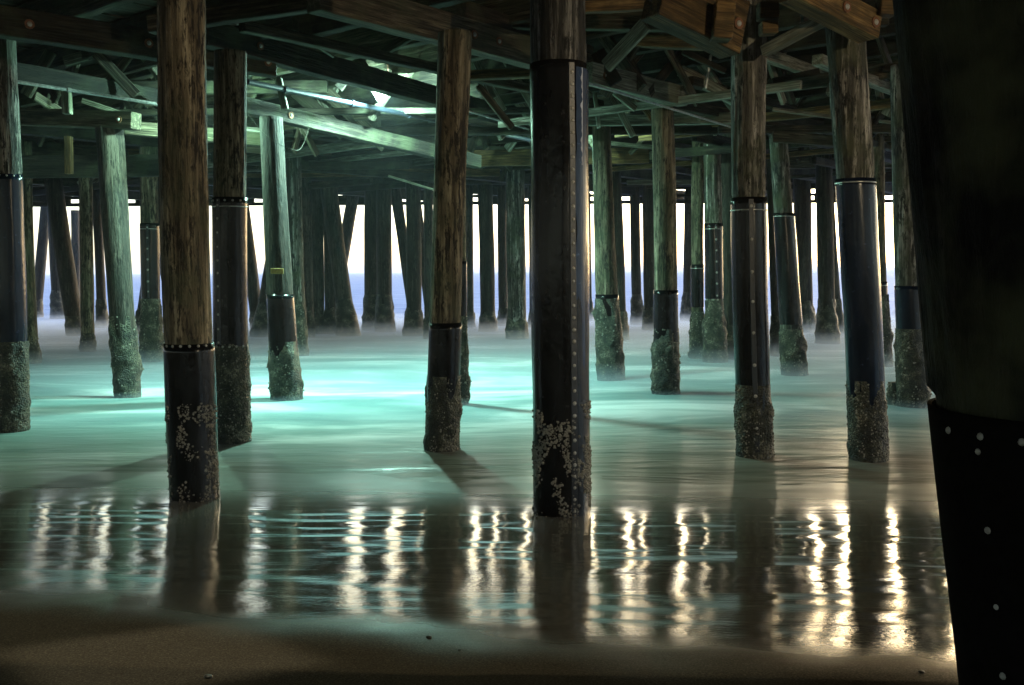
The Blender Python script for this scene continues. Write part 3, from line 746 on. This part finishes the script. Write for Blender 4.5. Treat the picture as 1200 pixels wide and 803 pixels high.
# front row
P('tall brown pile at left, warm lit on its right half, black at its foot', 229, 588, 214, 0, 55, (402, None), None, 2, wt=52, band=False, rows_=[(404, 9, .011)], patches=2500)
P('thick black wrapped pile in the middle with a long line of pale bolts', 658, 610, 653, 0, 64, (76, None), None, 2, wt=62, band=False, seam=(.40, .078, .0125), wood='pile_char', patches=4500, jm='jacket', rough=1.8)
P('pile with rust brown top and silver band, just right of the tall left pile', 273, 517, 270, 0, 38, (232, 405), 402, 2, wt=37, band=[243], seam=(-.42, .13, .012), ztop=3.75, rows_=[(236, 7, .012), (405, 8, .013)])
P('brown unwrapped pile left of the middle with a crusted black foot', 518, 527, 533, 45, 36, (378, 470), 440, 2, wt=38, band=False, ztop=3.8)
P('dark barked pile right of the middle with a clear collar and one line of bolts', 885, 535, 878, 0, 38, (232, None), 450, 2, wt=38, band=[247], seam=(-.1, .27, .016), wood='pile_gray', rough=1.6)
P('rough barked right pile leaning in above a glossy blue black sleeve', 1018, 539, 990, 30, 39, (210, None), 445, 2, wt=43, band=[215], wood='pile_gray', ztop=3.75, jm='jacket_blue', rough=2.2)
P('huge black pile filling the right edge, studded down its left side', 1282, 800, 1208, 0, 290, (478, None), None, 2, wt=270, band=False, Y=2.35, strip=False, seam=(-.9, .17, .008), sink=.5, rows_=[(500, 10, .009)], wood='pile_black', jm='jacket_matte', rough=1.2)
# second row
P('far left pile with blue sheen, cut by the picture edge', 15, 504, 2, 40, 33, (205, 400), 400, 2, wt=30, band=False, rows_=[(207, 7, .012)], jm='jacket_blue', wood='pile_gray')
P('leaning bare pile at left under the green lit beam', 150, 466, 128, 150, 27, None, 370, 1, wt=31, ztop=3.55, wood='pile_dark')
P('leaning pile with a small yellow marker, left of the bright water', 336, 470, 316, 110, 32, (345, 440), 400, 1, wt=26, ztop=3.60, band=False, wood='pile_dark')
P('slim dark pile tight behind the brown pile', 541, 474, 540, 300, 11, (306, 420), 370, 1, band=False)
P('speckled leaning pile just right of the black middle pile', 716, 444, 703, 100, 28, (345, 370), 350, 1, wt=20, band=False)
P('dark pile with a squared top right of centre, mottled at its foot', 780, 464, 776, 110, 27, (340, 400), 385, 1, wt=26, ztop=3.75, band=False, wood='pile_wood')
P('pile with pale green top and dark collar left of the shiny right pile', 931, 440, 911, 150, 26, (250, 380), 385, 1, wt=20, band=[254], wood='pile_gray')
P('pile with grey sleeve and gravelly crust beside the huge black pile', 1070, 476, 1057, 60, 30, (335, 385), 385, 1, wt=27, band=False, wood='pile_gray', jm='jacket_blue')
P('short crusted stump beside the pile at the far right', 1048, 474, 1047, 448, 12, None, 448, 1, cut=True, flare=.3)
P('slim dark pile added behind the huge black one to block a bright gap', 1106, 436, 1100, 250, 18, None, 395, 0)  # extra pile put in to close off a bright sky gap
P('narrow half hidden pile touching the huge black pile', 1088, 452, 1082, 250, 16, None, 400, 0)
# third and deeper rows: label, xb, yb, xt, yt, w, jacket, crust, flare, wood
deep = [
 ('mustard tinted pile second from the left edge with a crusted foot', 38, 426, 30, 200, 15, None, 395, .3, 'pile_wood', 1),
 ('raking pile leaning right in the first gap at left', 42, 372, 54, 240, 10, None, 350, .4, 'pile_wood', 0),
 ('raking pile leaning left beside the first bright gap', 90, 394, 66, 235, 17, None, 370, .2, 'pile_wood', 0),
 ('flared pile standing in the middle of the first bright gap', 69, 374, 62, 240, 11, None, 340, .7, 'pile_wood', 0),
 ('thinnest far pile seen between two leaning ones at left', 89, 368, 88, 245, 8, None, 350, .2, 'pile_wood', 0),
 ('straight dark pile left of the leaning bare pile', 103, 412, 100, 205, 15, None, 390, .1, 'pile_wood', 1),
 ('slender far pile hugging the left side of the leaning bare pile', 120, 384, 113, 235, 9, None, 350, .6, 'pile_wood', 0),
 ('green pile with a white collar and a dotted line between the two left piles', 178, 424, 174, 185, 20, (262, 350), 350, .25, 'pile_wood', 1),
 ('raking pile leaning right behind the green dotted pile', 165, 392, 186, 245, 14, None, 360, .3, 'pile_wood', 0),
 ('raking pile leaning left behind the green dotted pile', 202, 372, 182, 245, 10, None, 350, .4, 'pile_wood', 0),
 ('raking pile against the right side of the rust brown topped pile', 303, 388, 284, 245, 13, None, 365, .2, 'pile_wood', 0),
 ('raking pile whose foot spreads left of the yellow marked pile', 306, 396, 332, 240, 17, None, 350, .5, 'pile_wood', 0),
 ('brightly lit yellow green pile just right of the yellow marked pile', 351, 418, 343, 150, 17, None, 345, .1, 'pile_gray', 1),
 ('thin green dark pile right of the yellow green lit one', 361, 396, 357, 190, 11, None, 360, .3, 'pile_wood', 0),
 ('black upright pile left of the big leaning pair', 373, 392, 371, 215, 13, None, 365, .4, 'pile_wood', 0),
 ('upright partner in the leaning pair left of centre', 388, 392, 385, 215, 12, None, 360, .5, 'pile_wood', 0),
 ('raking partner in the leaning pair left of centre, foot to the right', 409, 394, 386, 225, 17, None, 350, .6, 'pile_wood', 0),
 ('raking pile that crosses behind the leaning pair', 388, 380, 413, 235, 12, None, 360, .2, 'pile_wood', 0),
 ('left one of the close twin piles', 436, 386, 436, 235, 15, None, 345, .5, 'pile_wood', 0),
 ('right one of the close twin piles', 451, 388, 450, 235, 15, None, 345, .5, 'pile_wood', 0),
 ('raking pile leaning left between the twins and the brown pile', 487, 386, 465, 235, 11, None, 365, .2, 'pile_wood', 0),
 ('upright pile with a flared foot between the twins and the brown pile', 485, 394, 484, 225, 15, None, 360, .8, 'pile_wood', 0),
 ('raking pile with its foot behind the brown pile', 507, 388, 488, 240, 10, None, 360, .5, 'pile_wood', 0),
 ('thin greenish pile close against the left of the brown pile', 503, 398, 502, 200, 9, None, 370, .3, 'pile_wood', 0),
 ('far pile close against the right of the brown pile', 550, 384, 549, 230, 9, None, 360, .4, 'pile_wood', 0),
 ('dark far pile midway between the brown pile and the pale green pile', 572, 388, 568, 200, 15, None, 365, .4, 'pile_wood', 0),
 ('dim pile just left of the pale green pile', 590, 382, 588, 230, 9, None, 360, .4, 'pile_wood', 0),
 ('pale green pile left of the black middle pile', 606, 398, 603, 165, 22, None, 372, .3, 'pile_gray', 1),
 ('dim pile edge showing left of the black middle pile', 626, 384, 624, 230, 9, None, 360, .5, 'pile_wood', 0),
 ('dim pile edge showing right of the black middle pile', 690, 376, 688, 235, 7, None, 350, .6, 'pile_wood', 0),
 ('dark pile shadowing the right side of the speckled leaning pile', 727, 398, 720, 210, 13, None, 365, .5, 'pile_wood', 0),
 ('narrow pile right of the widest central gap', 747, 380, 744, 235, 10, None, 345, .5, 'pile_wood', 0),
 ('stouter pile left of the dark squared top pile', 762, 388, 760, 220, 12, None, 360, .5, 'pile_wood', 0),
 ('far flared pile right of the dark squared top pile', 806, 376, 808, 225, 10, None, 342, .8, 'pile_wood', 0),
 ('olive pile left of the pale green collared pile', 818, 420, 818, 190, 14, (310, 360), 365, .3, 'pile_wood', 1),
 ('pale green topped pile with dark sleeve and dotted seam', 838, 424, 834, 155, 20, (262, 350), 352, .4, 'pile_gray', 1),
 ('black pile wedged left of the dark barked pile', 858, 420, 855, 180, 19, None, 380, .4, 'pile_wood', 0),
 ('blue black pile right of the dark barked pile', 911, 416, 904, 200, 9, None, 370, .7, 'pile_wood', 0),
 ('slim far pile in the glowing gaps right of the collared pile', 943, 388, 940, 220, 17, None, 352, .7, 'pile_wood', 0),
 ('far pile with a broad crusted foot left of the shiny right pile', 970, 402, 966, 225, 16, None, 350, .7, 'pile_wood', 0),
 ('far pile leaning on the left edge of the shiny right pile', 982, 392, 971, 225, 10, None, 350, .5, 'pile_wood', 0),
 ('crusted pile in the shade right of the shiny right pile', 1036, 428, 1030, 200, 14, (330, 350), 345, .2, 'pile_wood', 1),
]
roots = {}
for d in deep:
    lb, xb, yb, xt, yt, w_, jk, cr, fl, wd, nr = d
    roots[lb] = P(lb, xb, yb, xt, yt, w_*(1.17 if nr == 0 else 1), jk, cr, nr, flare=fl, wood=wd if nr else 'pile_dark', band=bool(jk), ztop=4.2 if nr == 0 else 4.05,
      seam=(.1, .2, .02) if 'dotted' in lb else None)
# painted skylight strip and pale patch on the middle pile, marker on the leaning pile
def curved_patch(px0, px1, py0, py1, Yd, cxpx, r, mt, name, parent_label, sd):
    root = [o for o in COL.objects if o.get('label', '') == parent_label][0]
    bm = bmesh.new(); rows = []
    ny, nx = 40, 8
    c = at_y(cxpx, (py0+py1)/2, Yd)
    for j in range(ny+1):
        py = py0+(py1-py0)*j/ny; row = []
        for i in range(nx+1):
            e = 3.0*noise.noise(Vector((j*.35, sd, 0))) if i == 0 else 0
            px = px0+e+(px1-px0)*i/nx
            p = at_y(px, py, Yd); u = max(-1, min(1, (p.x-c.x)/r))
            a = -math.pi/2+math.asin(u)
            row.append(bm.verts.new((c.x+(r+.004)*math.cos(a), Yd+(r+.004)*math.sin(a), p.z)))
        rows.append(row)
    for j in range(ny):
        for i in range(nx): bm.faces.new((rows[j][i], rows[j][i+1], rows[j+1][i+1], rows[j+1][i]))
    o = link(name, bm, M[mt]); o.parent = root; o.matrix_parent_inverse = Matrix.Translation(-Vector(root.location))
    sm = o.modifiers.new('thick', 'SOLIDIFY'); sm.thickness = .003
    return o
# ------------------------------------------------------------ the yellow marker
mk = at_y(325, 318, 12.55)
bm = box_bm(.16, .02, .07, .004)
root = [o for o in COL.objects if o.get('label', '').startswith('leaning pile with a small yellow')][0]
o = link('marker', bm, M['yellow'], root); o.location = Vector((mk.x, at_z(336, 470, 0).y-.19, mk.z))-Vector(root.location)

# ------------------------------------------------------------ lamps under the deck, inferred and added
def flood_lamp(loc, color, power, label, r=.05, hang=.9, tilt=0, drop=0):
    root = empty('work_lamp', loc); tag(root, label, 'lamp')
    bm = bmesh.new(); seg = 20; rows = []
    prof = ((.17, .03), (.17, .05), (.13, .08), (.05, .14), (.005, .17), (-.005, .17), (.04, .13), (.12, .075), (.16, .03))
    if drop: prof = ((-.16, .03), (-.16, .05), (-.12, .09), (-drop, .175), (-drop, .17), (-.11, .08), (-.15, .03))
    for z, rr in prof:
        rows.append([bm.verts.new((rr*math.cos(2*math.pi*k/seg), rr*math.sin(2*math.pi*k/seg), z)) for k in range(seg)])
    for j in range(len(rows)-1):
        for k in range(seg): bm.faces.new((rows[j][k], rows[j][(k+1) % seg], rows[j+1][(k+1) % seg], rows[j+1][k]))
    link('shade', bm, M['housing'], root, smooth=True)
    bm = bmesh.new(); bmesh.ops.create_cone(bm, cap_ends=True, segments=8, radius1=.012, radius2=.012, depth=hang)
    st = link('hanger', bm, M['rust'], root); st.location = (0, 0, .17+hang/2) if not drop else (.178, 0, hang/2-drop)
    m, n, b = mat('bulb_glow'); b.inputs['Emission Color'].default_value = (*color, 1); b.inputs['Emission Strength'].default_value = 30
    bm = bmesh.new(); bmesh.ops.create_uvsphere(bm, u_segments=14, v_segments=8, radius=.045)
    bu = link('bulb', bm, m, root, smooth=True); bu.location = (0, 0, .03 if not drop else -.05)
    l = bpy.data.lights.new('lamp_light', 'POINT'); lo = bpy.data.objects.new('lamp_light', l); COL.objects.link(lo)
    l.energy = power; l.color = color; l.shadow_soft_size = r; lo.location = Vector(loc)+Vector((0, 0, -.022 if not drop else .01))
    root.rotation_euler = (tilt, 0, 0)
    return root
flood_lamp(LAMP, (.50, 1.0, .84), 640, 'green white lamp tucked behind the long dark beam over the bright water', tilt=R(25), r=.10, hang=.3)
flood_lamp(at_y(217, 128, 12.6), (.48, 1.0, .72), 105, 'added green lamp hidden behind the tall left pile', hang=.5, tilt=R(26))  # extra unseen lamp, added to brighten the ceiling at left
flood_lamp(at_y(655, 150, 16.5), (.48, 1.0, .72), 85, 'added green lamp hidden behind the black middle pile', hang=.6, tilt=R(26))  # extra unseen lamp, added to lift the lattice at right
flood_lamp((4.6, 2.4, 3.3), (1.0, .82, .52), 140, 'amber bowl lamp under the deck out to the right', hang=1.2, drop=.095)
def added_patch_spot(px, py):
    d = ray(px, py); t = 2.0
    while True:
        c = Vector((0, 0, H))+d*t
        if c.z < beach_z(c.x, c.y): break
        t += .01
    top = Vector((c.x, c.y-.06, 4.0))
    root = empty('added_spot', top); tag(root, 'added unseen square spot under the deck throwing the pale patch on the dry sand', 'lamp')  # made-up fitting, placed to cast the pale patch of light
    bm = bmesh.new(); k_ = []
    for z, h_ in ((.62, .03), (.62, .06), (0, .062), (0, .05), (.60, .05), (.60, .03)):
        k_.append([bm.verts.new((h_*a, h_*b_, z)) for a, b_ in ((1, 1), (-1, 1), (-1, -1), (1, -1))])
    for j_ in range(len(k_)-1):
        for k in range(4): bm.faces.new((k_[j_][k], k_[j_][(k+1) % 4], k_[j_+1][(k+1) % 4], k_[j_+1][k]))
    link('housing', bm, M['housing'], root)
    l = bpy.data.lights.new('added_spot_beam', 'SPOT'); lo = bpy.data.objects.new('added_spot_beam', l); COL.objects.link(lo)
    l.energy = 60; l.color = (1, .9, .68); l.spot_size = R(60); l.spot_blend = .1; l.shadow_soft_size = .012
    lo.location = top+Vector((0, 0, .56)); root.rotation_euler = (0, 0, R(40))
added_patch_spot(196, 764)
curved_patch(672.5, 689, 84, 560, at_z(658, 610, 0).y, 655.8, .1815, 'sky_sheen', 'sky_sheen', 'thick black wrapped pile in the middle with a long line of pale bolts', 9)  # painted strip for the skylight along the sleeve's right side
curved_patch(679, 688.5, 84, 196, at_z(658, 610, 0).y, 654.2, .187, 'patch', 'pale_patch', 'thick black wrapped pile in the middle with a long line of pale bolts', 3)  # paler bluish strip on the upper right of the sleeve

# ------------------------------------------------------------ pebbles and bits on the sand
for (px, py, r, lb) in ((243, 795, .010, 'small dark shell scrap at the bottom edge of the dry sand'), (502, 748, .008, 'little pebble on the dark sand left of the black pile'),
                        (538, 763, .005, 'tiniest dark pebble on the sand below the black pile'), (1079, 789, .007, 'pebble on the sand next to the huge black pile')):
    d = ray(px, py); t = 2.0
    for k in range(400):
        p = Vector((0, 0, H))+d*t
        if p.z < beach_z(p.x, p.y): break
        t += .01
    bm = bmesh.new(); bmesh.ops.create_icosphere(bm, subdivisions=2, radius=r)
    for v in bm.verts: v.co = Vector((v.co.x*1.3, v.co.y, v.co.z*.6))*(1+.5*noise.noise(v.co*60))
    o = link('pebble', bm, M['mussel'], smooth=True); o.location = (p.x, p.y, beach_z(p.x, p.y)+r*.4); tag(o, lb, 'pebble')
# ------------------------------------------------------------ low sea mist (the water blurred by the long exposure)
def mist(name, y0, y1, h, dens, label):
    bm = bmesh.new(); bmesh.ops.create_cube(bm, size=1)
    for v in bm.verts: v.co = Vector((-4+v.co.x*34, (y0+y1)/2+v.co.y*(y1-y0), h/2-.15+v.co.z*(h+.3)))
    m = bpy.data.materials.new('mist'); m.use_nodes = True; n = m.node_tree
    n.nodes.remove(n.nodes['Principled BSDF'])
    pv = N(n, 'ShaderNodeVolumePrincipled'); pv.inputs['Density'].default_value = dens
    pv.inputs['Color'].default_value = (.70, .82, 1, 1); pv.inputs['Anisotropy'].default_value = .2
    n.links.new(pv.outputs[0], n.nodes['Material Output'].inputs['Volume'])
    tag(link(name, bm, m), label, kind='stuff')
mist('sea_mist', 10.5, 33.5, .10, .22, 'low milky spray over the blurred water')
mist('sea_mist', 13, 34, .26, .12, 'low milky spray over the blurred water')
mist('sea_mist', 17, 34.5, .40, .02, 'low milky spray over the blurred water')

# ------------------------------------------------------------ labels for the many small timbers: which pile head each one is over
bpy.context.view_layer.update()
CI = CM.inverted()
def px_of(v):
    c = CI @ v; return (600+c.x/-c.z*F, 401.5-c.y/-c.z*F)
heads = []
for o in COL.objects:
    if o.name.startswith('timber_pile'):
        l = o['label']
        for cut_ in (',', ' whose ', ' cut by', ' standing ', ' that crosses', ' just right of', ' just left of', ' half way'):
            if cut_ in l and len(l.split(cut_)[0].split()) > 3: l = l.split(cut_)[0]
        w_ = l.split()
        heads.append((px_of(Vector((o.location.x, o.location.y, 2.5)))[0], ' '.join(w_[:11])))
from collections import defaultdict
byl = defaultdict(list)
for o in COL.objects:
    if o.get('group') not in (STG, GL) or o.parent: continue
    mw = o.matrix_world; c = mw.translation; X = mw.to_3x3().col[0]
    xs_ = [v.co.x for v in o.data.vertices]; L = max(xs_)-min(xs_)
    a_, b_ = px_of(c-X*L/2), px_of(c+X*L/2)
    if a_[0] > b_[0]: a_, b_ = b_, a_
    sl_ = (b_[1]-a_[1])/max(1, b_[0]-a_[0])
    slant = 'level' if abs(sl_) < .16 else ('falling' if sl_ > 0 else 'rising')
    tone = {'beam_dark': 'dark', 'beam_wood': 'brown', 'beam_pale': 'pale', 'beam_warm': 'mustard'}[o.data.materials[0].name]
    m_ = px_of(c)
    nm = min(heads, key=lambda h: abs(h[0]-m_[0]))[1]
    byl[(tone, slant, 'timber' if o['group'] == GL else 'strut', nm)].append((m_[1], o))
for (tone, slant, kd, nm), lst in byl.items():
    lst.sort(key=lambda t: t[0])
    words = [''] if len(lst) == 1 else ['highest ', 'second ', 'third ', 'fourth ', 'fifth ', 'sixth ', 'seventh ', 'eighth ', 'ninth '][:len(lst)-1]+['lowest ']
    for wd_, (_, o) in zip(words, lst):
        o['label'] = ' '.join((wd_+tone+' '+slant+' '+kd+' over '+nm).split()[:16])

# ------------------------------------------------------------ thin sea air out to the horizon
bm = bmesh.new(); bmesh.ops.create_cube(bm, size=1)
for v in bm.verts: v.co = Vector((v.co.x*9400, 3500+v.co.y*8600, 2.6+v.co.z*13.2))
m = bpy.data.materials.new('haze'); m.use_nodes = True; n = m.node_tree
n.nodes.remove(n.nodes['Principled BSDF']); pv = N(n, 'ShaderNodeVolumePrincipled')
pv.inputs['Density'].default_value = .0008; pv.inputs['Color'].default_value = (.93, .95, 1, 1)
n.links.new(pv.outputs[0], n.nodes['Material Output'].inputs['Volume'])
tag(link('haze', bm, m), 'thin bright sea haze toward the horizon', kind='stuff')
